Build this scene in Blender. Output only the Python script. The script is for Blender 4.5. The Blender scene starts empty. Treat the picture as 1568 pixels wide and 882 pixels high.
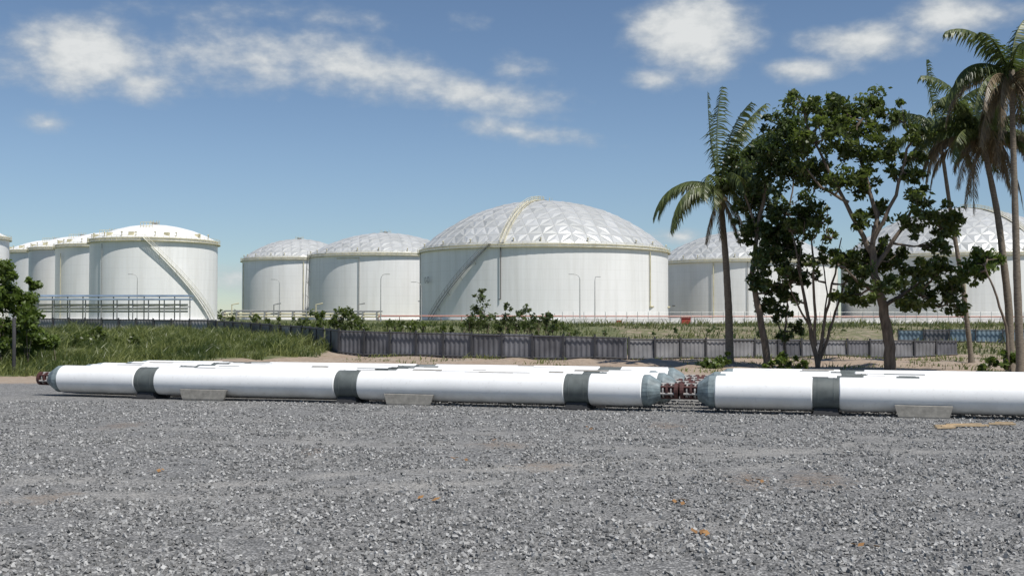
import bpy, math, random
import numpy as np
from mathutils import Vector, noise
random.seed(7); rng=np.random.default_rng(7)
sc=bpy.context.scene
sc.view_settings.view_transform='Standard'; sc.view_settings.look='None'; sc.view_settings.exposure=0
EYE=3.0; F=1680.0
# surveyed bearing -> world position (camera stands at origin, looks along +Y)
def at(b,r,d): return Vector(((b-784)/F*d, d, EYE+(488-r)/F*d))
def ss(a,b,x):
    t=max(0,min(1,(x-a)/(b-a))); return t*t*(3-2*t)
# ---------------------------------------------------------------- materials
def nd(nt,t,**k):
    n=nt.nodes.new(t)
    for a,v in k.items(): setattr(n,a,v)
    return n
def lk(nt,a,b): nt.links.new(a,b)
def mth(nt,op,a,b=None,c=None,clamp=False):
    n=nt.nodes.new('ShaderNodeMath'); n.operation=op; n.use_clamp=clamp
    for i,v in enumerate((a,b,c)):
        if v is None: continue
        if isinstance(v,(int,float)): n.inputs[i].default_value=v
        else: nt.links.new(v,n.inputs[i])
    return n.outputs[0]
def mixc(nt,f,a,b,bt='MIX'):
    n=nt.nodes.new('ShaderNodeMix'); n.data_type='RGBA'; n.blend_type=bt
    for i,v in ((0,f),(6,a),(7,b)):
        if isinstance(v,(int,float)): n.inputs[i].default_value=v
        elif isinstance(v,tuple): n.inputs[i].default_value=(*v,1) if len(v)==3 else v
        else: nt.links.new(v,n.inputs[i])
    return n.outputs[2]
def noi(nt,vec,scale,detail=4,rough=.55):
    n=nt.nodes.new('ShaderNodeTexNoise'); n.inputs['Scale'].default_value=scale
    n.inputs['Detail'].default_value=detail; n.inputs['Roughness'].default_value=rough
    if vec is not None: nt.links.new(vec,n.inputs['Vector'])
    return n.outputs['Fac']
def rng_(nt,v,a,b,c=0.,d=1.,smooth=False):
    n=nt.nodes.new('ShaderNodeMapRange'); n.inputs[1].default_value=a;n.inputs[2].default_value=b
    n.inputs[3].default_value=c;n.inputs[4].default_value=d
    if smooth:n.interpolation_type='SMOOTHSTEP'
    nt.links.new(v,n.inputs[0]); return n.outputs[0]
def newmat(name):
    m=bpy.data.materials.new(name); m.use_nodes=True; nt=m.node_tree
    return m,nt,nt.nodes['Principled BSDF']
def mat(name,col,rough=.6,metal=0.,var=.25,scale=4.,stretch=(1,1,1),bump=0.):
    m,nt,bs=newmat(name)
    tc=nd(nt,'ShaderNodeTexCoord'); mp=nd(nt,'ShaderNodeMapping'); mp.inputs['Scale'].default_value=stretch
    lk(nt,tc.outputs['Object'],mp.inputs[0])
    f=noi(nt,mp.outputs[0],scale,5)
    lo=tuple(c*(1-var) for c in col); hi=tuple(min(1,c*(1+var*.5)) for c in col)
    c=mixc(nt,rng_(nt,f,.3,.7),lo,hi)
    lk(nt,c,bs.inputs['Base Color']); bs.inputs['Roughness'].default_value=rough; bs.inputs['Metallic'].default_value=metal
    if bump:
        b=nd(nt,'ShaderNodeBump'); b.inputs['Strength'].default_value=bump; b.inputs['Distance'].default_value=.03
        lk(nt,f,b.inputs['Height']); lk(nt,b.outputs[0],bs.inputs['Normal'])
    return m
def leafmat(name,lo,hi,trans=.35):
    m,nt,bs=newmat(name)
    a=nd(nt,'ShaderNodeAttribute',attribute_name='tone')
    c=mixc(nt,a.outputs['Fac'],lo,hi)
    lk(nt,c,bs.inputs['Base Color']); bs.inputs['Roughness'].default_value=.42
    tr=nd(nt,'ShaderNodeBsdfTranslucent'); lk(nt,mixc(nt,.5,c,(hi[0]*1.3,hi[1]*1.5,hi[2])),tr.inputs[0])
    mx=nd(nt,'ShaderNodeMixShader'); mx.inputs[0].default_value=trans
    lk(nt,bs.outputs[0],mx.inputs[1]); lk(nt,tr.outputs[0],mx.inputs[2])
    lk(nt,mx.outputs[0],nt.nodes['Material Output'].inputs[0]); return m

def shellmat():
    m,nt,bs=newmat('tank_shell_paint')
    tc=nd(nt,'ShaderNodeTexCoord'); mp=nd(nt,'ShaderNodeMapping'); mp.inputs['Scale'].default_value=(1,1,.06)
    lk(nt,tc.outputs['Object'],mp.inputs[0])
    st=noi(nt,mp.outputs[0],.5,6,.7); bl=noi(nt,tc.outputs['Object'],.09,4)
    sp=nd(nt,'ShaderNodeSeparateXYZ'); lk(nt,tc.outputs['Object'],sp.inputs[0])
    fr=mth(nt,'FRACT',mth(nt,'DIVIDE',sp.outputs[2],2.45))
    seam=mth(nt,'LESS_THAN',fr,.045)
    c=mixc(nt,rng_(nt,st,.42,.72),(.86,.855,.835),(.72,.71,.675))
    c=mixc(nt,rng_(nt,bl,.35,.7,0,.35),c,(.68,.69,.68))
    c=mixc(nt,mth(nt,'MULTIPLY',seam,.12),c,(.4,.4,.38))
    lk(nt,c,bs.inputs['Base Color']); bs.inputs['Roughness'].default_value=.45
    return m
def domemat():
    m,nt,bs=newmat('dome_aluminium')
    a=nd(nt,'ShaderNodeAttribute',attribute_name='tone')
    c=mixc(nt,a.outputs['Fac'],(.43,.44,.43),(.63,.635,.62))
    lk(nt,c,bs.inputs['Base Color']); bs.inputs['Metallic'].default_value=.3
    lk(nt,rng_(nt,a.outputs['Fac'],0,1,.5,.32),bs.inputs['Roughness']); return m
def pipemat():
    m,nt,bs=newmat('buoyancy_white')
    tc=nd(nt,'ShaderNodeTexCoord')
    n1=noi(nt,tc.outputs['Object'],.8,6,.65); n2=noi(nt,tc.outputs['Object'],9,4)
    geo=nd(nt,'ShaderNodeSeparateXYZ'); lk(nt,tc.outputs['Object'],geo.inputs[0])
    low=rng_(nt,geo.outputs[2],.1,.65,1,0)
    brownish=mth(nt,'MULTIPLY',low,rng_(nt,n1,.3,.62))  # patchy grey-brown tint, stronger towards the bottom of the pipe
    c=mixc(nt,rng_(nt,n1,.45,.75,0,.35),(.84,.84,.83),(.66,.66,.64))
    c=mixc(nt,mth(nt,'MULTIPLY',brownish,.6),c,(.40,.375,.33))
    c=mixc(nt,rng_(nt,n2,.60,.70,0,.25),c,(.5,.48,.44))
    lk(nt,c,bs.inputs['Base Color']); bs.inputs['Roughness'].default_value=.45; return m
M_shell=shellmat(); M_dome=domemat(); M_pipe=pipemat()
M_rib=mat('dome_rib',(.46,.46,.44),.6,.1)
M_cream=mat('cream_paint',(.60,.55,.37),.55,0,.3,.6)
M_ivory=mat('ivory_paint',(.72,.70,.60),.55,0,.2,.6)
M_gsteel=mat('galvanised_steel',(.33,.33,.32),.5,.3)
M_dsteel=mat('dark_steel',(.16,.155,.15),.6,.2)
M_band=mat('grey_strap_band',(.115,.13,.125),.6,0,.3,3)
M_cone=mat('grey_end_cap',(.19,.235,.245),.55,0,.45,5)
M_rust=mat('red_oxide_flange',(.09,.035,.03),.65,.1,.5,8)
M_wring=mat('pale_ring',(.36,.34,.32),.5,0,.4,6)
M_black=mat('dark_cradle',(.035,.035,.037),.8,0,.3,5)
M_pad=mat('weathered_foam',(.27,.255,.225),.8,0,.3,6,bump=.3)
M_fenceA=mat('fence_sheet_grey',(.15,.15,.165),.55,.1,.5,.5)
M_fenceB=mat('fence_sheet_light',(.25,.25,.26),.55,.1,.4,.6)
M_fenceC=mat('fence_sheet_blue',(.22,.30,.36),.5,.1,.4,.6)
M_post=mat('fence_post_dark',(.05,.05,.055),.7)
M_wall=mat('whitewashed_bund',(.76,.74,.72),.8,0,.25,.4)
M_red=mat('red_paint',(.35,.05,.035),.5)
M_pink=mat('faded_red_pipe',(.5,.25,.2),.6)
M_blueroof=mat('blue_canopy',(.30,.38,.48),.5,.1,.3,.4)
M_bark=mat('bark',(.16,.125,.095),.9,0,.5,6,(1,1,.3),bump=.6)
M_palmbark=mat('palm_bark',(.20,.165,.125),.9,0,.45,5,(1,1,4),bump=.6)
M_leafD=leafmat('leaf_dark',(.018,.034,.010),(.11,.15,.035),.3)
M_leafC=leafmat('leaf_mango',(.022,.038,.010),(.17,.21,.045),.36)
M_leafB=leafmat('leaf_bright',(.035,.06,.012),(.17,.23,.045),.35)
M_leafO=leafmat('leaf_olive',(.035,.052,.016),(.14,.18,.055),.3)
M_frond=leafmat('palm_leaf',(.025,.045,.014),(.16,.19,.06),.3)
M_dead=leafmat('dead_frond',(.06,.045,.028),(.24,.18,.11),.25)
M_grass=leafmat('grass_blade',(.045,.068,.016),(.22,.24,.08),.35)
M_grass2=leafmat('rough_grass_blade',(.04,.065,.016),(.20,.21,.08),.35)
M_wood=mat('pale_timber',(.48,.36,.22),.8,0,.3,5,(1,6,1))
M_lamp=mat('lamp_post_steel',(.45,.45,.43),.5,.3)

# ---------------------------------------------------------------- mesh builder
class MB:
    def __init__(s): s.v=[];s.f=[];s.m=[];s.s=[];s.t=[]
    def add(s,vs,fs,mat=0,smooth=False,tone=.5):
        o=len(s.v); s.v.extend([tuple(v) for v in vs])
        for i,f in enumerate(fs):
            s.f.append([o+k for k in f]); s.m.append(mat); s.s.append(smooth and len(f)<=4)
            s.t.append(tone[i] if isinstance(tone,list) else tone)
    def tube(s,pts,rad,seg=8,mat=0,smooth=True,cap=True,tone=.5,axis=None):
        pts=[Vector(p) for p in pts]; n=len(pts)
        if isinstance(rad,(int,float)): rad=[rad]*n
        u=None; vs=[]
        for i,p in enumerate(pts):
            t=axis if axis is not None else (pts[min(i+1,n-1)]-pts[max(i-1,0)]).normalized()
            if u is None:
                r=Vector((0,0,1)) if abs(t.z)<.9 else Vector((1,0,0)); u=(r-t*r.dot(t)).normalized()
            else: u=(u-t*u.dot(t)).normalized()
            w=t.cross(u)
            for k in range(seg):
                a=2*math.pi*k/seg; vs.append(p+(u*math.cos(a)+w*math.sin(a))*rad[i])
        fs=[(i*seg+k,i*seg+(k+1)%seg,(i+1)*seg+(k+1)%seg,(i+1)*seg+k) for i in range(n-1) for k in range(seg)]
        s.add(vs,fs,mat,smooth,tone)
        if cap:
            s.add(vs[:seg],[tuple(range(seg-1,-1,-1))],mat,False,tone); s.add(vs[-seg:],[tuple(range(seg))],mat,False,tone)
    def box(s,c,h,mat=0,ux=Vector((1,0,0)),taper=1.,tone=.5):
        c=Vector(c); ux=Vector(ux).normalized(); uy=Vector((-ux.y,ux.x,0)).normalized(); uz=ux.cross(uy)
        vs=[]
        for z in (-1,1):
            k=1 if z<0 else taper
            for x,y in ((-1,-1),(1,-1),(1,1),(-1,1)): vs.append(c+ux*x*h[0]*k+uy*y*h[1]*k+uz*z*h[2])
        s.add(vs,[(3,2,1,0),(4,5,6,7),(0,1,5,4),(1,2,6,5),(2,3,7,6),(3,0,4,7)],mat,False,tone)
    def obj(s,name,mats,loc=(0,0,0)):
        me=bpy.data.meshes.new(name); L=Vector(loc)
        vs=s.v if L.length==0 else [(a-L.x,b-L.y,c-L.z) for a,b,c in s.v]
        me.from_pydata(vs,[],s.f)
        for m in mats: me.materials.append(m)
        me.polygons.foreach_set('material_index',s.m); me.polygons.foreach_set('use_smooth',s.s)
        a=me.attributes.new('tone','FLOAT','FACE'); a.data.foreach_set('value',s.t)
        me.update(); o=bpy.data.objects.new(name,me); o.location=L; sc.collection.objects.link(o); return o
    def leaves(s,c,r,n,size,mat,tone=(0,1),flat=.8,shell=.55):
        c=np.array(c); d=rng.normal(size=(n,3)); d/=np.linalg.norm(d,axis=1)[:,None]
        rr=r*(shell+(1-shell)*rng.random(n))*rng.choice([1,1,1,.6,1.25],n)
        p=c+d*rr[:,None]*np.array([1,1,flat])
        a=rng.normal(size=(n,3)); a/=np.linalg.norm(a,axis=1)[:,None]
        b=rng.normal(size=(n,3)); b-=a*(a*b).sum(1)[:,None]; b/=np.linalg.norm(b,axis=1)[:,None]
        sz=size*(.6+.8*rng.random(n))[:,None]
        a=a*sz; b=b*sz*.45
        V=np.stack([p-a,p+b,p+a,p-b],1).reshape(-1,3)
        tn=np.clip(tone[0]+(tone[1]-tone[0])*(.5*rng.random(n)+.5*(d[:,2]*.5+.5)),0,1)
        s.add(V.tolist(),[(4*i,4*i+1,4*i+2,4*i+3) for i in range(n)],mat,False,tn.tolist())

# ---------------------------------------------------------------- terrain
def xb(y): return -24+max(0,min(23,(y-58)))*.42
def gz(x,y):
    z=ss(95,135,y)*2.0+ss(140,240,y)*.6
    z2=1.45*ss(58,106,y)*ss(-10,-24,x)
    z=max(z,z2) if y<160 else z
    z+= .0 if y<56 else noise.noise(Vector((x*.18,y*.18,3)))*.22*ss(56,70,y)*(1-ss(120,200,y))
    if y>58: z+=max(0,noise.noise(Vector((x*.5,y*.5,9))))*.35*ss(60,68,y)*(1-ss(78,84,y))
    z+=noise.noise(Vector((x*.12,y*.12,1)))*.03
    if y<56: z+=(noise.noise(Vector((x*.55,y*.55,31)))*.04+noise.noise(Vector((x*1.3,y*1.3,41)))*.022)*ss(34,28,y)
    return z
ys=list(np.arange(-40,8,2.0))+list(np.arange(8,36,.4))+list(np.arange(36,56,1.0))+list(np.arange(56,150,1.2))+list(np.arange(150,300,10))+[300,350,420,520,700,1000,1500,2500,4000]
xs0=list(np.arange(-60,-22,1.2))+list(np.arange(-22,22,.45))+list(np.arange(22,60,1.2)); xs=[-4000,-2000,-1000,-600,-400,-300,-220,-170,-130,-100,-80,-70]+xs0+[60,70,80,100,130,170,220,300,400,600,1000,2000,4000]
V=[];gr=[];gs=[]
def gravel_edge(x): return 51+1.5*ss(-15,0,x)+noise.noise(Vector((x*.25,0,5)))*1.5
def bare(x,y):
    t=0; wob=noise.noise(Vector((x*.3,y*.3,51)))*.8
    for off in (0,1.9):
        yc=18.5+off+ .22*(x+6)+ .012*(x+6)**2+wob
        t=max(t,math.exp(-((y-yc)/.42)**2)*ss(15,7,abs(x+3)))
        yc2=26+off*1.4-.12*x+wob
        t=max(t,.7*math.exp(-((y-yc2)/.45)**2))
    return t*(.7+.8*noise.noise(Vector((x*.7,y*.7,61))))
BR=[at(485,690,25.),at(190,650,31.),at(770,680,26.3),at(1150,735,20.4),at(830,712,22.5),at(1250,735,20.4),at(75,760,18.5),at(1020,650,31)]
def brown(x,y):
    t=0
    for k,c in enumerate(BR):
        d2=((x-c.x)/(.6+.15*(k%3)))**2+((y-c.y)/(1.1+.4*(k%2)))**2; t=max(t,math.exp(-d2))
    return t
for y in ys:
    for x in xs:
        V.append((x,y,gz(x,y)))
        gr.append(max(0,min(1,(gravel_edge(x)-y)/5+.5)))
        g=ss(-1.5,2.5,xb(y)-x)*ss(55,59,y)
        g=max(g,ss(84,92,y)*(.66 if x<12 else .54)); gs.append(g)
nx=len(xs)
Fc=[(j*nx+i,j*nx+i+1,(j+1)*nx+i+1,(j+1)*nx+i) for j in range(len(ys)-1) for i in range(nx-1)]
me=bpy.data.meshes.new('ground'); me.from_pydata(V,[],Fc)
wr=[bare(v[0],v[1]) if 8<v[1]<50 else 0. for v in V]
bw=[brown(v[0],v[1]) if 8<v[1]<50 else 0. for v in V]
for nm,dat in (('gravel',gr),('grass',gs),('worn',wr),('brown',bw)):
    a=me.attributes.new(nm,'FLOAT','POINT'); a.data.foreach_set('value',dat)
me.polygons.foreach_set('use_smooth',[True]*len(Fc))
ground=bpy.data.objects.new('ground',me); sc.collection.objects.link(ground)
m,nt,bs=newmat('ground_surface'); me.materials.append(m)
tc=nd(nt,'ShaderNodeTexCoord'); P=tc.outputs['Object']
def vor(scale,feat='F1'):
    v=nd(nt,'ShaderNodeTexVoronoi'); v.feature=feat; v.inputs['Scale'].default_value=scale; lk(nt,P,v.inputs['Vector']); return v
v1=vor(24); v2=vor(9)
sp=nd(nt,'ShaderNodeSeparateColor'); lk(nt,v1.outputs['Color'],sp.inputs[0])
sp2=nd(nt,'ShaderNodeSeparateColor'); lk(nt,v2.outputs['Color'],sp2.inputs[0])
nA=noi(nt,P,.35,5,.6); nB=noi(nt,P,3.2,5,.7); nC=noi(nt,P,1.1,5,.65)
aW=nd(nt,'ShaderNodeAttribute',attribute_name='worn'); aB=nd(nt,'ShaderNodeAttribute',attribute_name='brown')
g0=mixc(nt,mth(nt,'POWER',sp.outputs[0],1.5),(.12,.119,.116),(.50,.495,.48))
g0=mixc(nt,rng_(nt,mth(nt,'POWER',sp2.outputs[1],2.0),0,1,0,.5),g0,(.40,.395,.38))
g0=mixc(nt,rng_(nt,nB,.36,.6,.5,0),g0,(.10,.10,.098))
g0=mixc(nt,rng_(nt,nC,.35,.5,.25,0),g0,(.11,.11,.112))
worn=mth(nt,'ADD',rng_(nt,nA,.50,.66,0,.45),mth(nt,'MULTIPLY',aW.outputs['Fac'],.9),None,True)
g0=mixc(nt,mth(nt,'MULTIPLY',worn,rng_(nt,nB,.3,.6,.4,1)),g0,(.40,.385,.355))
bf=mth(nt,'MAXIMUM',rng_(nt,nC,.66,.75,0,.5),rng_(nt,mth(nt,'ADD',aB.outputs['Fac'],mth(nt,'MULTIPLY',mth(nt,'SUBTRACT',nB,.5),2.4)),.45,1.1,0,.65))
g0=mixc(nt,bf,g0,(.24,.175,.12))
dk=mixc(nt,rng_(nt,v1.outputs['Distance'],.32,.72,0,.6),g0,(.04,.04,.04))
brownish=mixc(nt,rng_(nt,nB,.3,.7),(.23,.165,.115),(.42,.33,.245))  # bare dirt beyond the gravel edge
brownish=mixc(nt,rng_(nt,nA,.4,.65,0,.5),brownish,(.36,.31,.25))
gc=mixc(nt,rng_(nt,nB,.35,.65),(.035,.055,.015),(.13,.15,.05))
gc=mixc(nt,rng_(nt,nC,.46,.68,0,.7),gc,(.23,.20,.11))
aG=nd(nt,'ShaderNodeAttribute',attribute_name='gravel'); aS=nd(nt,'ShaderNodeAttribute',attribute_name='grass')
fs=rng_(nt,mth(nt,'ADD',aS.outputs['Fac'],mth(nt,'MULTIPLY',mth(nt,'SUBTRACT',nC,.5),1.2)),.4,.6)
fg=rng_(nt,mth(nt,'ADD',aG.outputs['Fac'],mth(nt,'MULTIPLY',mth(nt,'SUBTRACT',nB,.5),.9)),.4,.6)
c=mixc(nt,fs,brownish,gc); c=mixc(nt,fg,c,dk)
lk(nt,c,bs.inputs['Base Color']); bs.inputs['Roughness'].default_value=.9
bp=nd(nt,'ShaderNodeBump'); bp.inputs['Distance'].default_value=.06; bp.inputs['Strength'].default_value=.8
h=mth(nt,'ADD',mth(nt,'MULTIPLY',v1.outputs['Distance'],-.6),mth(nt,'MULTIPLY',nB,1.3))
lk(nt,h,bp.inputs['Height']); lk(nt,bp.outputs[0],bs.inputs['Normal'])

# loose stones on the gravel yard
n=165000
yy=8+ (40-8)*rng.random(n)**1.25; xx=(rng.random(n)*2-1)*(yy*.53+2)
zz=np.array([gz(a,b) for a,b in zip(xx,yy)])
dens=np.array([.9*noise.noise(Vector((a*.5,b*.5,0)))+.8*noise.noise(Vector((a*2.2,b*2.2,4)))-.8*bare(a,b)-.5*brown(a,b) for a,b in zip(xx,yy)])
keep=dens+rng.random(n)*.9>.16; xx,yy,zz,dens=xx[keep],yy[keep],zz[keep],dens[keep]; n=len(xx)
cube=np.array([(-1,-1,-1),(1,-1,-1),(1,1,-1),(-1,1,-1),(-1,-1,1),(1,-1,1),(1,1,1),(-1,1,1)],float)*.62
sz=((.010+.026*rng.random(n)**2.4)*(1+.2*np.clip(dens,-1,1)))[:,None,None]*np.stack([1+.5*rng.random(n),1+.4*rng.random(n),.6+.4*rng.random(n)],1)[:,None,:]
Vs=cube[None]*(1+.7*(rng.random((n,8,3))-.5))*sz
Q=rng.normal(size=(n,4)); Q/=np.linalg.norm(Q,axis=1)[:,None]; w,x,y,z=Q.T
R=np.stack([np.stack([1-2*(y*y+z*z),2*(x*y-z*w),2*(x*z+y*w)],1),np.stack([2*(x*y+z*w),1-2*(x*x+z*z),2*(y*z-x*w)],1),np.stack([2*(x*z-y*w),2*(y*z+x*w),1-2*(x*x+y*y)],1)],1)
Vs=np.einsum('nij,nkj->nki',R,Vs)+np.stack([xx,yy,zz+sz[:,0,0]*.4],1)[:,None,:]
cf=np.array([(3,2,1,0),(4,5,6,7),(0,1,5,4),(1,2,6,5),(2,3,7,6),(3,0,4,7)])
Fs=(np.arange(n)[:,None,None]*8+cf[None]).reshape(-1,4)
me=bpy.data.meshes.new('gravel_stones'); me.from_pydata(Vs.reshape(-1,3).tolist(),[],Fs.tolist())
a=me.attributes.new('tone','FLOAT','FACE'); a.data.foreach_set('value',np.repeat(rng.random(n)**1.9,6))
o=bpy.data.objects.new('gravel_stones',me); sc.collection.objects.link(o)
m,nt,bs=newmat('crushed_stone'); me.materials.append(m)
at_=nd(nt,'ShaderNodeAttribute',attribute_name='tone')
lk(nt,mixc(nt,at_.outputs['Fac'],(.13,.13,.127),(.45,.445,.43)),bs.inputs['Base Color']); bs.inputs['Roughness'].default_value=.85
b=MB()
for px,py in ((1038,772),(1150,735),(660,768),(760,672),(700,705),(1325,833),(240,720),(905,655),(1090,815)):
    d=5040/(py-488); p=Vector(((px-784)/F*d,d,gz((px-784)/F*d,d)+.05))
    for k in range(4):
        a=rng.random()*6.28; s_=.05+.04*rng.random(); q=p+Vector((rng.normal()*.12,rng.normal()*.2,0)); u=Vector((math.cos(a),math.sin(a),.3))*s_; v=Vector((-math.sin(a),math.cos(a),.2))*s_*.6
        b.add([q-u,q+v,q+u,q-v],[(0,1,2,3)],0,False,rng.random())
b.obj('fallen_leaves',[leafmat('dry_leaf',(.16,.08,.03),(.38,.21,.08),.1)])

# ---------------------------------------------------------------- riser joints
U=Vector((22.1,-7,0)).normalized(); N=Vector((7,22.1,0)).normalized()
G=.525; AXZ=.655
A0=Vector((-17.5,43.0,AXZ))
def riser(start,bands,length=22.9,seed=0):
    r=random.Random(seed); b=MB(); g=G
    def seg(s0,s1,rad,m,bev=.03):
        a,c,d,e=[start+U*q for q in (s0,s0+bev,s1-bev,s1)]
        b.tube([a,c],[rad-bev,rad],36,m,False,False,axis=U); b.tube([d,e],[rad,rad-bev],36,m,False,False,axis=U)
        b.tube([c,d],rad,36,m,True,False,axis=U)
        b.tube([a,a+U*.001],rad-bev,36,m,False,True,axis=U); b.tube([e-U*.001,e],rad-bev,36,m,False,True,axis=U)
    cur=0
    for s0,s1 in bands:
        seg(cur,s0,g,0); seg(s0+.004,s1-.004,g-.018,1,.01)
        for k in (.2,.8):
            sx=s0+(s1-s0)*k; seg(sx-.02,sx+.02,g-.010,1,.005)
        c=start+U*((s0+s1)/2)
        b.box((c.x,c.y,.12),(.40,.42,.115),3,U,.85)
        b.box((c.x,c.y,.03),(.46,.56,.028),3,U)
        cur=s1
    seg(cur,length,g,0)
    for e,sg in ((0,-1),(length,1)):
        p=start+U*e; d=U*sg
        b.tube([p,p+d*.02,p+d*.2,p+d*.24,p+d*.56,p+d*.58],[.49,.515,.515,.49,.30,.26],24,2,False,True,axis=d)
        b.tube([p+d*.58,p+d*1.14],[.17,.17],16,4,axis=d)
        for q,w,rr,mm in ((.63,.05,.23,5),(.75,.07,.25,4),(.90,.04,.22,5),(1.02,.12,.26,4)):
            b.tube([p+d*q,p+d*(q+w)],rr,18,mm,False,True,axis=d)
        for k in range(6):
            a=k*math.pi/3+.4; off=(N*math.cos(a)+Vector((0,0,1))*math.sin(a))*.22
            b.tube([p+d*.5+off,p+d*1.02+off],.04,8,5 if k%2 else 4)
    for k in range(8):
        s0=r.uniform(.6,length-1.8); L=r.uniform(.5,1.3)
        a0=math.radians(r.uniform(62,98)); vs=[]
        for i in range(5):
            a=a0+math.radians(14)*i/4
            for q in (s0,s0+L):
                vs.append(start+U*q+(-N*math.cos(a)+Vector((0,0,1))*math.sin(a))*(g+.004))
        b.add(vs,[(2*i,2*i+1,2*i+3,2*i+2) for i in range(4)],1 if k%2 else 6,True)
    return b.obj('drilling_riser_joint',[M_pipe,M_band,M_cone,M_black,M_rust,M_wring,M_pad],(start.x,start.y,0))
PB=A0+U*25.25
for k in range(5):
    off=N*1.36*k; j=[0,.25,-.3,.15,-.1][k]
    sh=[0,.55,1.0,.35,.8][k]
    riser(A0+off+U*j,[(3.55+sh,4.4+sh),(11.9+sh,12.75+sh),(20.28,21.12)] if k else [(3.53,4.41),(11.88,12.76),(20.29,21.12)],seed=k)
    riser(PB+off+U*j*.6,[(3.0+sh,3.8+sh),(11.4+sh,12.2+sh),(19.7,20.5)],seed=20+k)
def chock(p,s0,s1):
    b=MB(); c=p+U*((s0+s1)/2)-N*.50; L=(s1-s0)/2
    zs=[.0,.06,.38,.40]; hl=[L*.84,L*.88,L,L*.985]; fr=[-.07,-.08,-.05,-.035]
    vs=[]
    for z,h,f in zip(zs,hl,fr):
        for sx,sy in ((-1,f),(1,f),(1,.0),(-1,.0)): vs.append(Vector((c.x,c.y,z))+U*sx*h+N*sy)
    fs=[(0,3,2,1),(12,13,14,15)]
    for i in range(3):
        for k in range(4): fs.append((i*4+k,i*4+(k+1)%4,(i+1)*4+(k+1)%4,(i+1)*4+k))
    b.add(vs,fs,0); b.obj('foam_chock',[M_pad],(c.x,c.y,0))
chock(A0,5.6,7.6); chock(A0,13.85,15.7); chock(PB,5.4,7.05); chock(PB,13.6,15.3)
for bx,by,L,rz in ((1470,655,.75,.05),(1532,652,.35,-.2),(1445,657,.3,.3)):
    d=5040/(by-488); p=Vector(((bx-784)/F*d,d,gz((bx-784)/F*d,d)+.05)); b=MB()
    b.box(p,(L,.06,.022),0,Vector((math.cos(rz),math.sin(rz),0))); b.box(p+Vector((.1,.1,.035)),(L*.7,.03,.012),0,Vector((math.cos(rz+.1),math.sin(rz+.1),0)))
    b.obj('timber_plank',[M_wood],p)

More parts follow.
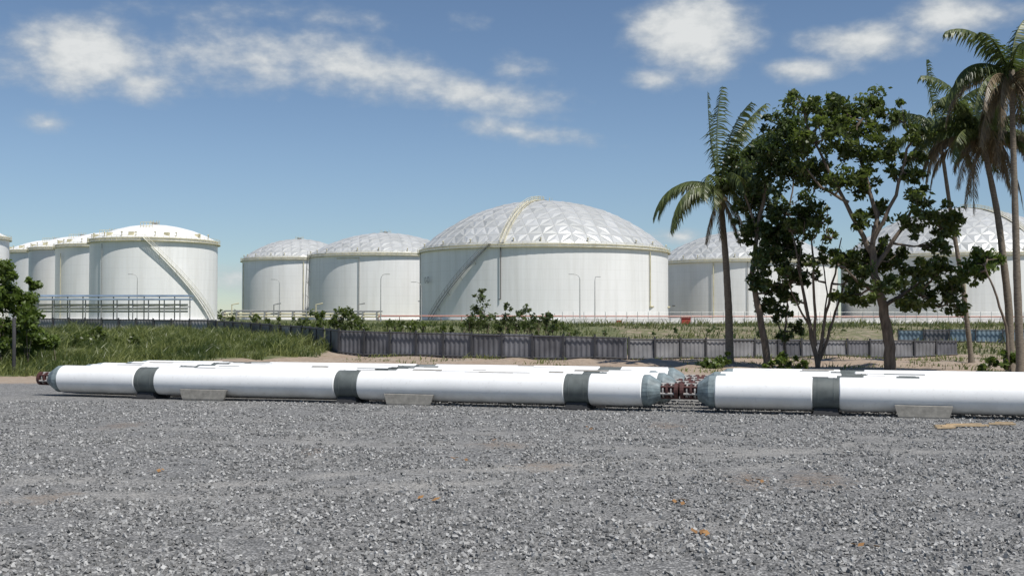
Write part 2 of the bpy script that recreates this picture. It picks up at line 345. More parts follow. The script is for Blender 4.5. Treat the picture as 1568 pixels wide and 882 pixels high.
# ---------------------------------------------------------------- storage tanks
TB=2.5
def tank(x,y,R,top,dome,stair=None,stair_mat=3,n_ring=7,rails=True,pipes=(),walk=None,label=None,seed=0,flatroof=False):
    r=random.Random(seed); b=MB(); C=Vector((x,y,0)); seg=96
    def pt(a,rad,z): return Vector((x+math.sin(a)*rad,y-math.cos(a)*rad,z))
    def ring(prof,m,smooth=True,closed=False):
        vs=[pt(2*math.pi*k/seg,rr,z) for rr,z in prof for k in range(seg)]; n=len(prof)
        fs=[(i*seg+k,i*seg+(k+1)%seg,(i+1)*seg+(k+1)%seg,(i+1)*seg+k) for i in range(n-1) for k in range(seg)]
        b.add(vs,fs,m,smooth)
    ring([(R,TB-1),(R,top)],0)
    ring([(R+.02,TB-.8),(R+.7,TB-.8),(R+.7,TB+.35),(R+.02,TB+.35)],5,False)
    ring([(R+.01,top-.95),(R+.7,top-.93),(R+.7,top-.80),(R+.01,top-.78)],2,False)
    ring([(R+.01,top-.25),(R+.22,top-.25),(R+.22,top+.05),(R-.6,top+.06)],6,False)
    rs=(R*R+dome*dome)/(2*dome); th=math.asin(min(1,R/rs)) if dome<R else math.pi/2
    zc=top+dome-rs
    vs=[Vector((x,y,top+dome))]; idx=[[0]]
    for k in range(1,n_ring+1):
        row=[]
        for i in range(6*k):
            a=2*math.pi*i/(6*k)+.2; t=th*k/n_ring; rad=(R-.15)/R if k==n_ring else 1
            vs.append(pt(a,rs*math.sin(t)*rad,zc+rs*math.cos(t)+(.08 if k==n_ring else 0))); row.append(len(vs)-1)
        idx.append(row)
    tris=[]
    for k in range(1,n_ring+1):
        A=idx[k-1];B=idx[k]
        for s6 in range(6):
            for i in range(k):
                o0=B[(s6*k+i)%(6*k)]; o1=B[(s6*k+i+1)%(6*k)]
                i0=A[(s6*(k-1)+i)%max(1,6*(k-1))] if k>1 else 0
                tris.append((i0,o0,o1))
                if i<k-1:
                    i1=A[(s6*(k-1)+i+1)%(6*(k-1))]; tris.append((i0,o1,i1))
    dv=list(vs); df=[];tn=[]
    edges=set()
    for t in tris:
        c=(dv[t[0]]+dv[t[1]]+dv[t[2]])/3; nrm=(c-Vector((x,y,zc))).normalized()
        dv.append(c+nrm*((.22 if n_ring>=7 else .14)*r.uniform(.6,1.3) if not flatroof else .02)); ci=len(dv)-1
        q=r.random()
        for a_,b_ in ((0,1),(1,2),(2,0)):
            df.append((t[a_],t[b_],ci)); tn.append(min(1,max(0,q+r.uniform(-.08,.08)))); edges.add(tuple(sorted((t[a_],t[b_]))))
    b.add(dv,df,1 if not flatroof else 0,False,tn)
    if not flatroof:
        for e in edges: b.tube([dv[e[0]],dv[e[1]]],.05,4,4,False,False)
    b.tube([(x,y,top+dome-.1),(x,y,top+dome+.4),(x,y,top+dome+.45),(x,y,top+dome+.65)],[.7,.7,1.0,.2],12,3)
    for i in range(8):
        a=i*math.pi/4; p=pt(a,R*.07,zc+math.sqrt(rs*rs-(R*.07)**2)); b.tube([p,p+Vector((0,0,1.1))],.05,4,2)
    if rails:
        for hz in (.6,1.15): b.tube([pt(2*math.pi*k/72,R+.55,top+hz-.8) for k in range(73)],.035,4,2,False,False)
        for k in range(72):
            p=pt(2*math.pi*k/72,R+.55,top-.8); b.tube([p,p+Vector((0,0,1.15))],.035,4,2,False,False)
        for k in range(9):
            a=-1.3+k*.33+r.uniform(-.1,.1); p=pt(a,R-.5,top); b.tube([p,p+Vector((0,0,1.1)),p+Vector((0,0,1.15)),p+Vector((0,0,1.4))],[.1,.1,.3,.1],8,2)
        if flatroof:
            for k in range(5):
                a=-1.1+k*.55+r.uniform(-.1,.1); p=pt(a,R-1.5,top+.3); b.box(p+Vector((0,0,.5)),(.6,.5,.5),2)
            p=pt(.1,R*.6,top+dome*.5); 
            for q in range(5): b.tube([p+Vector((q*.7-1.4,0,0)),p+Vector((q*.7-1.4,0,1.9))],.06,4,2)
            for hz in (1,1.9): b.tube([p+Vector((-1.4,0,hz)),p+Vector((1.4,0,hz))],.06,4,2)
    if stair:
        a0,a1=stair; ns=60; sm=stair_mat
        for i in range(ns):
            t=i/(ns-1); a=a0+(a1-a0)*t; z=TB+.2+(top-TB-.2)*t
            tan=Vector((math.cos(a),math.sin(a),0)); p=pt(a,R+.7,z)
            b.box(p,(.16,.4,.025),sm,tan)
            if i%3==0:
                q=pt(a,R+1.12,z); b.tube([q,q+Vector((0,0,1.1))],.03,4,sm,False,False)
        for rad_,dz,th_ in ((R+.3,0,.09),(R+1.12,0,.10),(R+1.12,.55,.03),(R+1.12,1.1,.045)):
            b.tube([pt(a0+(a1-a0)*i/40,rad_,TB+.2+(top-TB-.2)*i/40+dz) for i in range(41)],th_,5,sm,False)
        for t in (.2,.4,.6,.8):
            a=a0+(a1-a0)*t; z=TB+(top-TB)*t; b.tube([pt(a,R+.02,z-1.2),pt(a,R+1.1,z-.1)],.05,4,sm)
    for path,rad_,mm in pipes:
        b.tube([pt(a,R+.35,z) for a,z in path],rad_,6,mm,False)
    if walk is not None:
        a=walk; L=[]
        for i in range(25):
            t=th*(1-i/24*.97); p=pt(a,rs*math.sin(t),zc+rs*math.cos(t)); nrm=(p-Vector((x,y,zc))).normalized()
            tan=Vector((math.cos(a),math.sin(a),0)); L.append((p+nrm*.25,nrm,tan))
        b.add([p+t*s_*.5 for p,n_,t in L for s_ in (-1,1)],[(2*i,2*i+1,2*i+3,2*i+2) for i in range(24)],4)
        for s_ in (-1,1):
            for hh,tr in ((0,.09),(.5,.04),(.95,.05)): b.tube([p+n_*hh+t*s_*.52 for p,n_,t in L],tr,4,2,False)
            for p,n_,t in L: b.tube([p-n_*.2+t*s_*.52,p+n_*.95+t*s_*.52],.04,4,2,False)
    o=b.obj('storage_tank',[M_shell,M_dome,M_cream,M_gsteel,M_rib,M_wall,M_ivory,M_dsteel],(x,y,0))
    if label:
        txt,a,z=label; cu=bpy.data.curves.new('tank_number','FONT'); cu.body=txt; cu.size=2.3; cu.extrude=.01; cu.materials.append(M_gsteel)
        t=bpy.data.objects.new('tank_number',cu); sc.collection.objects.link(t); t.parent=o
        p=pt(a,R+.45,z)-Vector((x,y,0)); t.location=p; t.rotation_euler=(math.pi/2,0,a)
    return o
rad=math.radians
tank(8.4,293,33,20.95,13.3,(rad(-60),rad(-24)),3,10,True,
     [([(rad(-19.5),20),(rad(-19.5),7.6)],.13,7),([(rad(-86),7.6),(rad(-19.5),7.6)],.10,7),
      ([(rad(51),19.5),(rad(51),6)],.16,2),([(rad(51),6),(rad(80),6)],.22,2),([(rad(-75),20),(rad(-75),3)],.08,7)],rad(-19),('10-D',rad(-68),12.0),1)
tank(-40.3,349,24,22.7,7.4,(rad(-78),rad(-66)),3,8,True,[([(rad(-12),21),(rad(-12),3)],.12,3),([(rad(-30),21),(rad(-12),21)],.1,2)],None,('11-C',rad(-76),14),2)
tank(-74.7,385,19.5,23.6,7.2,(rad(52),rad(75)),2,7,True,[([(rad(15),22),(rad(15),3)],.12,2),([(rad(-60),22),(rad(-60),3)],.12,2)],None,None,3)
tank(75,354,29,20.9,10.2,None,3,9,True,[([(rad(-30),20),(rad(-30),3)],.15,2),([(rad(-10),20),(rad(-10),3)],.12,3),([(rad(-60),7),(rad(-5),7)],.12,7)],rad(10),None,4)
tank(141,345,36,21.9,15.6,None,3,10,True,[([(rad(-20),20),(rad(-20),3)],.15,2),([(rad(-50),8),(rad(50),8)],.12,7)],rad(15),None,5)
tank(-87.4,268,14.9,21.9,4.0,(rad(78),rad(8)),6,5,True,[([(rad(-32),20.5),(rad(-32),3)],.08,3)],None,None,6,True)
tank(-111,305,14.9,23.0,4.0,None,6,5,True,[([(rad(-40),20.5),(rad(-40),3)],.10,2)],None,None,7,True)
tank(-130.6,333,14.9,24.0,4.0,None,6,5,True,[],None,None,8,True)
tank(-150.8,362,14.9,25.0,4.0,None,6,5,True,[],None,None,9,True)
tank(-154,300,14.9,25.5,4.0,None,6,5,True,[],None,None,10,True)

# ---------------------------------------------------------------- bund wall, pipework, rack
def poly(b,pts,h0,h1,th,m):
    for p,q in zip(pts[:-1],pts[1:]):
        d=(q-p); L=d.length; c=(p+q)/2; z0=min(gz(p.x,p.y),gz(q.x,q.y))+h0
        b.box((c.x,c.y,(z0+h1)/2),(L/2,th,(h1-z0)/2),m,d)
b=MB(); pts=[Vector((x,178+.02*x,0)) for x in range(8,122,6)]
poly(b,pts,-.3,3.12,.15,0)
for p in pts: b.box((p.x,p.y-.2,2.4),(.2,.06,.72),0)
b.obj('bund_wall',[M_wall])
b=MB()
for i in range(0,67):
    x=8+i*1.7; b.tube([(x,174,1.8),(x,174,4.1)],.04,4,0,False)
for z in (2.6,3.4,4.05): b.tube([(8,174,z),(122,174,z)],.018,3,0,False)
b.obj('wire_fence',[M_lamp])
b=MB()
b.tube([(-27,222,3.55),(60,224,3.45),(120,226,3.4)],.16,6,0,False)
for i in range(35):
    x=-27+i*4.2; b.tube([(x,222.5,2.2),(x,222.5,3.5)],.07,4,0,False)
b.obj('fire_water_pipe',[M_pink])
b=MB()
for z,m_,y0 in ((4.1,0,236),(4.7,1,237),(3.5,0,235)):
    b.tube([(-62,y0,z),(-28,y0,z-.1)],.17,6,m_,False)
for i in range(12):
    x=-62+i*3; b.box((x,236,3.3),(.12,1.2,1.3),1); 
for i in range(4):
    x=-60+i*9; b.tube([(x,235,3.5),(x,235,6),(x+1.5,235,6.3)],.14,6,i%2,False)
b.obj('pipe_manifold',[M_cream,M_gsteel])
b=MB(); x0,x1=-87.5,-58.5
b.box(((x0+x1)/2,200,7.15),((x1-x0)/2,1.8,.16),0); b.box(((x0+x1)/2+1,196,6.45),((x1-x0)/2,1.6,.14),0)
for z in (4.3,4.8,5.5): b.tube([(x0,198,z),(x1,198,z)],.16,6,3,False)
for i in range(11):
    x=x0+.5+i*2.8
    for y in (195,201): b.box((x,y,4.6),(.08,.08,2.5 if y>198 else 1.8),1)
    b.box((x,198,5.2),(.08,3.2,.08),1)
b.obj('canopied_pipe_rack',[M_blueroof,M_gsteel,M_dsteel,M_ivory])
b=MB(); c=at(1050,492,172)
b.box(c,(.7,.4,.5),0); b.box(c+Vector((0,0,.55)),(.8,.5,.05),0); b.box(c-Vector((.5,0,.9)),(.06,.06,.4),1); b.box(c-Vector((-.5,0,.9)),(.06,.06,.4),1)
b.obj('fire_hose_cabinet',[M_red,M_gsteel],c)
b=MB(); c=at(948,494,172)
b.box(c,(.5,.4,.35),0,taper=.8); b.box(c-Vector((0,0,.6)),(.1,.1,.3),1)  # small red car, reduced to a tapered box on a post
b.obj('small_red_car',[M_red,M_gsteel],c)
def lamp(bx,top,d,arm):
    b=MB(); t=at(bx,top,d); g=gz(t.x,d)
    pts=[(t.x,d,g-.2),(t.x,d,t.z-1)]+[(t.x+arm*(1-math.cos(a)),d,t.z-1+math.sin(a)) for a in (.4,.8,1.2,1.57)]
    b.tube(pts,[.11,.08,.06,.05,.05,.04],6,0); e=pts[-1]
    b.box((e[0]+(.5 if arm>0 else -.5),d,e[2]),(.5,.14,.06),0); b.tube([(t.x,d,g-.2),(t.x,d,g+.5)],.2,8,0)
    b.obj('street_lamp',[M_lamp],(t.x,d,0))
for a_ in ((888,420,215,-1.2),(911,424,230,.2),(583,420,215,.8),(428,428,240,-.9),(645,432,215,-1.),(210,420,235,-1.)): lamp(*a_)

# ---------------------------------------------------------------- fences
def fence(name,pts,pw,mp,fr=.045,alt=.12):
    P3=[at(a,b_,d) for a,b_,d in pts]; b=MB()
    cum=[0]
    for p,q in zip(P3[:-1],P3[1:]): cum.append(cum[-1]+math.hypot(q.x-p.x,q.y-p.y))
    def ev(s):
        for i in range(len(cum)-1):
            if s<=cum[i+1] or i==len(cum)-2:
                t=(s-cum[i])/(cum[i+1]-cum[i]); return P3[i].lerp(P3[i+1],t)
    n=int(cum[-1]/pw); w=cum[-1]/n
    for i in range(n):
        p,q=ev(i*w),ev((i+1)*w); d=Vector((q.x-p.x,q.y-p.y,0)).normalized(); nn=Vector((d.y,-d.x,0))
        if nn.y>0: nn=-nn
        gp,gq=gz(p.x,p.y)-.08,gz(q.x,q.y)-.08
        jit=random.uniform(-.05,.05); lean=random.uniform(-.08,.08); vs=[];K=24
        for k in range(K+1):
            t=k/K; o=(0.022 if (k//2)%2 else -.022); bx=p.lerp(q,t)
            vs.append((bx.x+nn.x*o,bx.y+nn.y*o,gp+(gq-gp)*t)); vs.append((bx.x+nn.x*(o+lean),bx.y+nn.y*(o+lean),bx.z+jit))
        b.add(vs,[(2*k,2*k+2,2*k+3,2*k+1) for k in range(K)],0 if random.random()>alt else 2,False)
        b.box((p.x+nn.x*.10,p.y+nn.y*.10,(gp+p.z)/2+.05),(fr*1.3,fr,(p.z-gp)/2+.07),1,d)
        for fz in (.12,.95):
            a_=Vector((p.x,p.y,gp*(1-fz)+p.z*fz))+nn*.09; b_=Vector((q.x,q.y,gq*(1-fz)+q.z*fz))+nn*.09
            b.tube([a_,b_],fr*.9 if fz>.5 else .06,4,1,False)
    b.obj(name,[mp,M_post,M_fenceB if mp is M_fenceA else M_fenceA])
fence('sheet_metal_fence',[(58,487,130),(320,490,118)],2.6,M_fenceB,.06)
fence('sheet_metal_fence',[(320,490,118),(470,500,98),(520,505,88),(700,510,83.5),(960,516,80)],2.3,M_fenceA,.05,.05)
fence('sheet_metal_fence',[(962,518,80.4),(1100,519,82),(1280,520,85),(1465,521,88)],1.9,M_fenceB,.05,.1)
fence('blue_site_fence',[(1375,505,112),(1545,505,108),(1700,506,106)],2.4,M_fenceC)

# ---------------------------------------------------------------- vegetation
def broad(name,trunks,clumps,d,leaf=M_leafD,per=150,size=.2,spread=1.6,bark=M_bark,seed=1,fill=1.):
    r=random.Random(seed); b=MB(); pxm=d/F; nodes=[]
    for pts,ra,rb in trunks:
        P3=[]; dy=r.uniform(-1,1)
        for i,(px,py) in enumerate(pts):
            p=at(px,py,d); p.y+= dy*i*.35 if pts is not trunks[0][0] else 0
            P3.append(p)
        Q=[]
        for i in range(len(P3)-1):
            for k in range(4):
                q=P3[i].lerp(P3[i+1],k/4); q+=Vector((r.uniform(-1,1),r.uniform(-1,1),0))*.05; Q.append(q)
        Q.append(P3[-1])
        if pts is trunks[0][0]: Q[0].z=gz(Q[0].x,Q[0].y)-.1
        n=len(Q); b.tube(Q,[ra+(rb-ra)*i/(n-1) for i in range(n)],8,0); nodes+=Q[n//4:]
    for px,py,rp in clumps:
        c=at(px,py,d); c.y+=r.uniform(-spread,spread); R=rp*pxm*1.12
        nb=min(nodes,key=lambda q:(q-c).length+max(0,q.z-c.z)*1.5)
        mid=nb.lerp(c,.5)+Vector((r.uniform(-.2,.2),r.uniform(-.2,.2),-.15))
        b.tube([nb,mid,c],[.08,.055,.03],5,0)
        for k in range(8):
            e=c+Vector((r.gauss(0,1),r.gauss(0,1),r.gauss(0,.85))).normalized()*R*r.uniform(.5,1.2)
            b.tube([mid.lerp(c,r.random()),e],[.03,.012],4,0,True,False)
            dens=r.uniform(.3,1.2)
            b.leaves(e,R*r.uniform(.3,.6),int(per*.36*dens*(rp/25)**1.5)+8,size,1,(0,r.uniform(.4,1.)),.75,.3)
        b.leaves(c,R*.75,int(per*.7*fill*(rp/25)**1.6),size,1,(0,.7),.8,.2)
    return b.obj(name,[bark,leaf],(at(*trunks[0][0][0],d).x,d,0))
broad('broadleaf_tree',[
 ([(1362,568),(1361,520),(1352,470),(1340,420),(1335,375)],.36,.20),
 ([(1340,400),(1318,350),(1300,310),(1275,260),(1250,200)],.17,.06),
 ([(1335,375),(1348,330),(1325,250),(1320,190),(1345,155)],.16,.06),
 ([(1340,410),(1375,360),(1400,320),(1440,330)],.15,.05),
 ([(1352,470),(1400,440),(1440,470)],.14,.05),
 ([(1335,375),(1370,300),(1385,230),(1400,200)],.13,.05),
 ([(1300,310),(1260,285),(1235,250)],.10,.04),
 ([(1352,455),(1310,430),(1290,410)],.12,.04)],
 [(1237,160,24),(1272,166,21),(1300,163,23),(1345,158,27),(1375,176,19),(1330,200,23),(1262,212,24),(1312,230,25),(1352,232,24),(1390,213,19),(1240,250,23),(1283,282,22),(1337,287,23),(1400,265,17),(1412,305,20),(1445,333,26),(1463,350,20),(1385,345,21),(1360,320,16),(1320,270,17),(1425,375,18),(1297,395,25),(1330,400,26),(1338,438,26),(1380,395,24),(1420,442,26),(1455,458,22),(1385,462,18),(1308,450,24),(1225,208,17),(1400,415,22),(1355,382,20),(1440,410,18),(1465,440,13),(1290,190,18),(1372,270,13),(1310,340,14),(1400,240,13)],63,M_leafC,seed=3,size=.175,per=205,fill=.8)
broad('broadleaf_tree',[
 ([(1175,562),(1163,480),(1152,420),(1165,330),(1182,250)],.24,.08),
 ([(1155,440),(1190,380),(1215,310),(1230,230)],.10,.03),([(1160,360),(1145,300),(1140,270)],.1,.03)],
 [(1200,190,24),(1180,215,30),(1215,225,30),(1165,245,30),(1235,215,20),(1145,270,30),(1190,270,34),(1228,270,28),(1160,310,32),(1200,320,34),(1235,325,22),(1150,350,22),(1185,360,30),(1215,372,22),(1160,400,20),(1200,410,22),(1150,430,16),(1192,440,18),(1225,430,14),(1175,465,14),(1180,390,22),(1210,345,24)],67,M_leafD,seed=5,size=.18,per=200)
broad('slender_tree',[
 ([(1252,565),(1240,500),(1228,430),(1212,350)],.16,.04),
 ([(1252,560),(1264,480),(1276,420),(1286,365)],.12,.03),
 ([(1248,530),(1245,440),(1240,370),(1262,330)],.10,.03),
 ([(1256,550),(1276,490),(1292,440),(1312,400)],.10,.03),
 ([(1240,500),(1215,460),(1200,420)],.08,.02),
 ([(1250,540),(1232,470),(1220,410),(1230,340)],.06,.02),
 ([(1254,540),(1270,450),(1262,380),(1275,340)],.06,.02)],
 [(1230,385,14),(1213,352,16),(1245,345,15),(1282,362,13),(1262,330,13),(1268,395,10),(1250,420,9),(1312,400,10),(1200,420,11),(1222,450,9),(1290,430,8),(1235,405,10)],66,M_leafC,seed=9,size=.15,per=100)
broad('slender_tree',[([(1203,562),(1200,520),(1206,470),(1198,430)],.11,.03),([(1200,520),(1188,490),(1180,450)],.06,.02)],
 [(1198,480,14),(1210,455,13),(1185,470,11),(1195,515,10),(1212,500,10),(1205,425,13)],69,seed=11,size=.16,per=110)
broad('slender_tree',[([(1545,575),(1540,500),(1520,440),(1508,405)],.10,.04)],[(1512,400,24),(1500,412,17),(1522,390,17)],60,M_leafB,seed=12,size=.18,per=190)

def frond(b,base,dr,L,droop,wind=.25,mat=1,tone=(.1,.9),nl=58,ll=1.0,hang=.6):
    d=Vector(dr).normalized(); p=Vector(base); n=14; P_=[p.copy()];D=[d.copy()]
    for i in range(n):
        d=(d+Vector((wind/n,0,-droop/n*(.5+1.6*i/n)))).normalized(); p=p+d*L/n; P_.append(p.copy()); D.append(d.copy())
    b.tube(P_,[.05*(1-i/n*.8) for i in range(n+1)],5,mat,True,False,.8)
    for k in range(nl):
        t=.08+.92*k/nl; i=min(n-1,int(t*n)); f=t*n-i; q=P_[i].lerp(P_[i+1],f); tg=D[i]
        sd=tg.cross(Vector((0,0,1))); sd=sd.normalized() if sd.length>.1 else Vector((0,1,0))
        l=ll*(.35+.75*math.sin(math.pi*min(1,t*.85+.1)))
        for sg in (-1,1):
            dn=Vector((0,0,-1))
            ld=(sd*sg*.7+tg*.55+dn*(hang+random.uniform(-.2,.4))+Vector((wind*.6,0,0))).normalized()
            ll_=l*random.uniform(.7,1.15); w=tg*.038
            m1=q+ld*ll_*.55; tip=m1+(ld+dn*.7).normalized()*ll_*.5
            b.add([q-w,q+w,m1+w*1.1,m1-w*1.1,tip],[(0,1,2,3),(3,2,4)],mat,False,random.uniform(*tone))
def palm(pts,d,rb,rt,fronds,seed,dead=(),extra=14,L=5,wind=.3,ndead=0):
    random.seed(seed); b=MB(); P3=[at(px,py,d) for px,py in pts]; P3[0].z=gz(P3[0].x,d)-.1
    Q=[]
    for i in range(len(P3)-1):
        for k in range(8): Q.append(P3[i].lerp(P3[i+1],k/8))
    Q.append(P3[-1]); n=len(Q)
    for _ in range(3): Q=[Q[0]]+[(Q[i-1]+Q[i]*2+Q[i+1])/4 for i in range(1,n-1)]+[Q[-1]]
    b.tube(Q,[(rb*1.5 if i==0 else rb+(rt-rb)*i/(n-1))*(1+.06*(i%2)) for i in range(n)],10,0)
    c=Q[-1]
    b.tube([c-Vector((0,0,.5)),c,c+Vector((0,0,.6)),c+Vector((0,0,1.1))],[rt*1.2,rt*1.7,rt*1.3,.03],8,0)
    for dr,l,dp in fronds: frond(b,c+Vector((0,0,.3)),dr,l,dp,wind,1)
    for k in range(extra):
        a=random.uniform(0,2*math.pi); e=random.uniform(.0,1.3)
        frond(b,c+Vector((0,0,.3)),(math.cos(a)*.9+.2,math.sin(a),e),L*random.uniform(.75,1.05),random.uniform(1.,2.2),wind,1,(0,.8))
    for dr,l,dp in dead: frond(b,c,dr,l,dp,wind*.5,2,(.1,1),36,.75,.9)
    for k in range(ndead):
        a=random.uniform(0,2*math.pi)
        frond(b,c,(math.cos(a)*.6,math.sin(a)*.6,random.uniform(-.6,.5)),L*random.uniform(.6,1.),random.uniform(1.8,3.),wind*.6,2,(.0,1),36,.8,1.)
    for k in range(7):
        a=k*.9; q=c+Vector((math.cos(a)*.35,math.sin(a)*.35,-.25-.1*(k%3)))
        b.tube([q+Vector((0,0,.16)),q+Vector((0,0,.1)),q,q-Vector((0,0,.1)),q-Vector((0,0,.15))],[.03,.11,.15,.11,.03],7,3)
    b.obj('coconut_palm',[M_palmbark,M_frond,M_dead,M_cream],(P3[0].x,d,0))
palm([(1117,562),(1116,480),(1112,400),(1104,298)],70,.27,.17,
 [((-1,.1,.55),5.6,2.0),((-1,-.3,.35),5.2,2.3),((-.9,.5,.25),5.,2.0),((-1,.3,.7),5.4,2.2),((-.12,.1,1),7.0,.45),((-.25,0,1),6.4,.5),((.15,.3,1),6.6,.8),((.45,-.2,1),6.6,1.),((.5,.3,.9),6.3,1.2),((.3,-.4,1),6.,1.),((.0,-.3,1),6.2,.9),((.2,.1,1),6.8,.7),((.7,.1,1),6,1.4),((.9,.2,.6),5.6,1.6),((.8,-.5,.3),5,1.9),((0,-1,.8),5,1.8)],31,
 [((.2,-.4,-.5),3.6,1.),((-.3,.3,-.6),3.4,.9),((.5,.3,-.3),3.8,1.4),((-.1,-.3,-.8),3,.6),((.35,-.1,-.8),3.4,.6)],8)
palm([(1487,562),(1475,440),(1458,330),(1443,215)],72,.17,.11,
 [((-.3,0,1),5.2,.9),((.1,.2,1),5.4,1.2),((.4,.1,1),5.4,1.6),((.2,-.3,1),5.4,1.4),((-.8,.2,.5),4.2,2.2),((.9,.3,.6),4.6,2),((-.6,-.4,.1),3.8,1.8),((.5,-.5,.2),4,2.)],32,
 [((-.3,.2,-.5),3.,1.)],14,4.8,.4,3)
palm([(1547,575),(1545,470),(1530,330),(1508,215)],62,.24,.14,
 [((-.5,0,1),5.2,1.4),((.1,.2,1),5.4,1.2),((.3,-.2,1),5.6,1.),((-.9,.2,.6),4.6,2.),((.9,.3,.6),5,1.8),((-.6,-.4,.3),4.4,2.)],33,
 [((-.5,.2,.3),4.6,2.4),((-.8,.3,.2),4.6,2.6),((-.2,.2,-.5),4.,1.),((.3,-.3,.1),4.6,2.5),((-.1,-.4,.3),4.8,2.8),((.5,.3,-.3),4,1.2),((-.5,-.3,-.2),4,1.4)],12,4.8,.3,14)
palm([(1562,580),(1558,440),(1556,300),(1553,120)],58,.22,.13,
 [((-.6,0,1),4.6,1.5),((.1,.2,1),4.6,1.2),((-1,.2,.5),4.4,2.),((.9,.3,.6),5,1.8),((-.8,-.4,.1),4.4,1.8)],34,
 [((-.3,.2,.2),5,2.6),((.2,.3,-.2),5,1.6),((-.5,-.2,-.3),4.6,1.6),((0,-.4,.2),5,2.6)],14,4.6,.3,14)

def shrub(name,clumps,d,leaf,size=.16,per=150,seed=1,sp=.6):
    r=random.Random(seed); b=MB(); pxm=d/F
    c0=at(clumps[0][0],488,d)
    for px,py,rp in clumps:
        c=at(px,py,d); c.y+=r.uniform(-sp,sp); R=rp*pxm; gg=gz(c.x,c.y)
        base=Vector((c.x+r.uniform(-.3,.3),c.y,gg-.05))
        if c.z-gg<3.2: b.tube([base,base.lerp(c,.6)+Vector((r.uniform(-.1,.1),0,0)),c],[.03,.022,.012],5,0)
        for k in range(6):
            e=c+Vector((r.gauss(0,1),r.gauss(0,1),r.gauss(0,1))).normalized()*R*r.uniform(.4,1.)
            b.tube([c.lerp(base,.3) if c.z-gg<3.2 else c,e],[.02,.008],3,0,True,False)
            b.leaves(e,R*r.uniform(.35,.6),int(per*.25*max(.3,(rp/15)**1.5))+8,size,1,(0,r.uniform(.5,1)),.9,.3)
    b.obj(name,[M_bark,leaf],(c0.x,d,0))
shrub('shrub',[(735,455,10),(728,475,12),(742,478,14),(732,492,16),(748,496,16),(718,494,12),(737,445,6)],92,M_leafO,.13,130,1)
shrub('shrub',[(800,480,11),(808,472,7),(792,492,14),(810,496,14),(778,470,8),(775,488,14),(765,495,14)],93,M_leafO,.13,120,2)
shrub('shrub',[(825,492,14),(845,496,14),(838,488,10)],94,M_leafD,.15,130,3)
shrub('shrub',[(522,478,14),(505,486,16),(535,488,14),(485,488,12),(520,492,16),(545,492,12)],108,M_leafC,.16,150,4)
r=random.Random(77); cl=[]
for px in list(range(455,730,9))+list(range(740,870,9)):
    if noise.noise(Vector((px*.02,3,0)))+r.random()*.5<.12: continue
    cl.append((px+r.uniform(-6,6),502+r.uniform(-8,3)+(px-600)*.012,r.uniform(5,11)))
shrub('low_scrub',cl,101,M_leafC,.15,60,5,3)
cl=[(px+r.uniform(-8,8),489+r.uniform(-5,2),r.uniform(4,9)) for px in range(335,455,20)]
shrub('low_scrub',cl,124,M_leafC,.17,60,6,3)
cl=[(px+r.uniform(-14,14),509+r.uniform(-4,3),r.uniform(3,6)) for px in range(865,1540,26)]
shrub('low_scrub',cl,120,M_leafO,.16,50,8,8)
shrub('shrub',[(8,408,18),(25,420,15),(-10,430,22),(5,455,26),(-20,475,34),(14,480,30),(38,468,22),(40,500,26),(8,515,28),(56,486,16),(-30,510,34),(22,448,20),(-5,540,22),(52,520,18),(66,505,15),(20,545,18),(40,435,12),(75,525,14)],66,M_leafB,.16,270,7,1.5)
shrub('shrub',[(1095,556,14),(1110,548,10),(1082,560,9)],66,M_leafB,.15,140,8)
shrub('shrub',[(1195,555,14),(1215,558,12),(1180,560,10),(1230,560,9)],65,M_leafB,.15,140,9)
shrub('shrub',[(1545,555,16),(1520,562,14),(1565,548,18),(1500,566,9)],60,M_leafB,.15,140,10)
shrub('shrub',[(110,522,18),(135,514,16),(95,525,14),(150,524,16),(210,520,9),(170,528,12),(75,530,16)],84,M_leafC,.15,140,12,2)
b=MB(); r=random.Random(5)
for i in range(150):
    x=-330+i*5+r.uniform(-2,2); b.leaves((x,560+r.uniform(-10,10),3+r.uniform(-1,2.)),r.uniform(3,5.),45,1.1,0,(0,.7),.8,.2)
b.obj('distant_treeline',[M_leafO])

# grass
def grass(name,pts,hmin,hmax,w=.03,mt=None):
    n=len(pts); p=np.array(pts)
    hn=np.array([noise.noise(Vector((q[0]*.3,q[1]*.3,12))) for q in pts])
    h=(hmin+(hmax-hmin)*rng.random(n)**1.3)*np.clip(1+hn*1.5,.4,1.9)
    a=rng.random(n)*6.283; wv=np.stack([np.cos(a),np.sin(a),np.zeros(n)],1)*w
    ln=np.stack([rng.normal(.15,.35,n),rng.normal(0,.3,n),np.ones(n)],1)
    mid=p+ln*np.array([.5,.5,1])*(h*.55)[:,None]; tip=p+ln*np.array([1.5,1.5,1])*h[:,None]
    V=np.stack([p-wv,p+wv,mid+wv*.8,mid-wv*.8,tip],1).reshape(-1,3)
    b=MB(); fs=[];tn=[]
    cn=np.array([.5+1.3*noise.noise(Vector((q[0]*.25,q[1]*.25,2))) for q in pts]); tt=np.clip(cn+rng.normal(0,.25,n),0,1)
    for i in range(n):
        o=5*i; fs+= [(o,o+1,o+2,o+3),(o+3,o+2,o+4)]; tn+=[float(tt[i])]*2
    b.add(V.tolist(),fs,0,False,tn); b.obj(name,[mt or M_grass])
pts=[]
while len(pts)<40000:
    y=random.uniform(57,116); x=random.uniform(-.56*y,-9)
    if x>xb(y)-.3+noise.noise(Vector((x*.4,y*.4,0)))*2: continue
    if y>104 and x>-20: continue
    cl=noise.noise(Vector((x*.4,y*.4,6)))
    if random.random()>.45+cl*1.6: continue
    pts.append((x,y,gz(x,y)-.03))
grass('tall_grass',pts,.25,.9,.035)
pts=[]
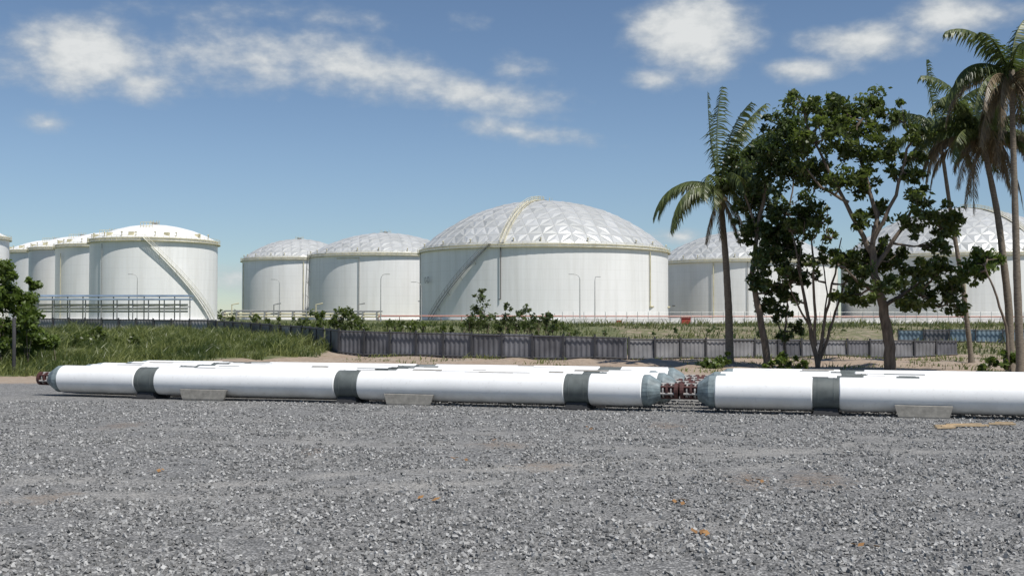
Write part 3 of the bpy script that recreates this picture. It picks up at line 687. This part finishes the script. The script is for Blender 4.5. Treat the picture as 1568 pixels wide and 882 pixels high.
while len(pts)<20000:
    y=random.uniform(90,175); x=random.uniform(-.35*y,.5*y)
    if noise.noise(Vector((x*.12,y*.12,16)))+random.random()*.4<.14: continue
    pts.append((x,y,gz(x,y)-.03))
grass('rough_grass',pts,.2,.75,.06,M_grass2)
pts=[]
while len(pts)<4000:
    x=random.uniform(-12,42); y=random.uniform(58,86)
    k=noise.noise(Vector((x*.25,y*.25,26)))
    near=1 if (x>26 or (x>11 and x<20 and y>60) or y>77) else 0
    if k+near*.35+random.random()*.2<.48: continue
    pts.append((x,y,gz(x,y)-.03))
grass('weed_tufts',pts,.1,.35,.035)
b=MB(); p=at(22,486,59); g=gz(p.x,p.y)
b.tube([(p.x,p.y,g-.2),(p.x+.02,p.y,g+1),(p.x,p.y,p.z-.02),(p.x,p.y,p.z)],[.11,.10,.10,.06],8,0); b.tube([(p.x-.12,p.y-.02,p.z-.4),(p.x+.12,p.y-.02,p.z-.4)],.02,5,1)
b.obj('timber_post',[M_black,M_gsteel],(p.x,p.y,0))

# ---------------------------------------------------------------- sun, sky
EL=rad(60); AZ=rad(138)
S=Vector((math.sin(AZ)*math.cos(EL),math.cos(AZ)*math.cos(EL),math.sin(EL)))
L=bpy.data.lights.new('sun','SUN'); L.energy=5.0; L.angle=rad(.53); L.color=(1,.96,.9)
lo=bpy.data.objects.new('sun',L); lo.rotation_euler=S.to_track_quat('Z','Y').to_euler(); sc.collection.objects.link(lo)
w=bpy.data.worlds.new('World'); sc.world=w; w.use_nodes=True; nt=w.node_tree; bg=nt.nodes['Background']
sky=nd(nt,'ShaderNodeTexSky',sky_type='NISHITA'); sky.sun_disc=False; sky.sun_elevation=EL; sky.sun_rotation=AZ
sky.altitude=1500; sky.air_density=1.; sky.dust_density=.2; sky.ozone_density=1.6
tc=nd(nt,'ShaderNodeTexCoord'); sp=nd(nt,'ShaderNodeSeparateXYZ'); lk(nt,tc.outputs['Generated'],sp.inputs[0])
az=mth(nt,'ARCTAN2',sp.outputs[0],sp.outputs[1]); el=mth(nt,'ARCSINE',sp.outputs[2])
cb=nd(nt,'ShaderNodeCombineXYZ'); lk(nt,az,cb.inputs[0]); lk(nt,el,cb.inputs[1])
mp=nd(nt,'ShaderNodeMapping'); mp.inputs['Scale'].default_value=(1,1.7,1); lk(nt,cb.outputs[0],mp.inputs[0])
N1=noi(nt,mp.outputs[0],15,7,.52); N2=noi(nt,mp.outputs[0],60,4,.6); N3=noi(nt,mp.outputs[0],6,3,.5)
clouds=[(120,88,125,58,0,1.25),(50,65,60,42,0,.9),(205,125,70,35,0,.8),(380,90,220,48,2,.8),(560,108,180,48,-10,.9),(730,142,160,34,-8,.85),(785,106,50,24,0,.7),
 (1055,45,120,64,0,1.3),(1095,90,60,40,0,.95),(1000,118,45,22,0,.65),(1320,58,105,30,-3,1.05),(1230,105,75,22,0,.7),(1470,22,100,32,0,1.),(790,200,130,20,-8,.75),(70,190,30,16,0,.45),
 (350,425,60,30,0,.6),(1040,362,60,14,0,.6),(420,20,200,18,0,.3)]
M_=None
for px,py,rx,ry,ro,wt in clouds:
    t=(px-784)/F; a0=math.atan(t); e0=math.atan((488-py)/F*math.cos(a0))
    mm=nd(nt,'ShaderNodeMapping',vector_type='TEXTURE'); mm.inputs['Location'].default_value=(a0,e0,0)
    mm.inputs['Rotation'].default_value=(0,0,rad(ro)); mm.inputs['Scale'].default_value=(rx/F,ry/F,1); lk(nt,cb.outputs[0],mm.inputs[0])
    ln=nd(nt,'ShaderNodeVectorMath',operation='LENGTH'); lk(nt,mm.outputs[0],ln.inputs[0])
    v=mth(nt,'MULTIPLY',mth(nt,'SUBTRACT',1.12,ln.outputs['Value']),wt)
    M_=v if M_ is None else mth(nt,'SMOOTH_MAX',M_,v,.12)
M_=mth(nt,'MAXIMUM',M_,-.6)
out=rng_(nt,mth(nt,'ABSOLUTE',az),.52,.8); gen=mth(nt,'SUBTRACT',mth(nt,'MULTIPLY',mth(nt,'MULTIPLY',out,rng_(nt,N3,.5,.7)),.9),.6)
M_=mth(nt,'MAXIMUM',M_,gen)
D=mth(nt,'ADD',M_,mth(nt,'ADD',mth(nt,'MULTIPLY',mth(nt,'SUBTRACT',N1,.5),1.7),mth(nt,'MULTIPLY',mth(nt,'SUBTRACT',N2,.5),.25)))
op=rng_(nt,D,-.05,1.0,0,.95,True)
cc=mixc(nt,rng_(nt,mth(nt,'ADD',D,mth(nt,'MULTIPLY',mth(nt,'SUBTRACT',N2,.5),.8)),.25,1.2),(4.9,5.3,5.6),(7.6,7.75,7.7))
hs=nd(nt,'ShaderNodeHueSaturation'); hs.inputs['Saturation'].default_value=1.03; hs.inputs['Value'].default_value=.95; lk(nt,sky.outputs[0],hs.inputs['Color'])
skyc=mixc(nt,rng_(nt,el,0.,.16,1,0,True),hs.outputs[0],(.76,.82,.87),'MULTIPLY')
lk(nt,mixc(nt,op,skyc,cc),bg.inputs['Color']); bg.inputs['Strength'].default_value=.1

# ---------------------------------------------------------------- camera
cam=bpy.data.cameras.new('camera'); co=bpy.data.objects.new('camera',cam); sc.collection.objects.link(co)
cam.sensor_width=36; cam.lens=36*F/1568; cam.clip_end=6000; cam.clip_start=.1
co.location=(0,0,EYE); co.rotation_euler=(math.pi/2+math.atan(47/F),0,0)
sc.camera=co
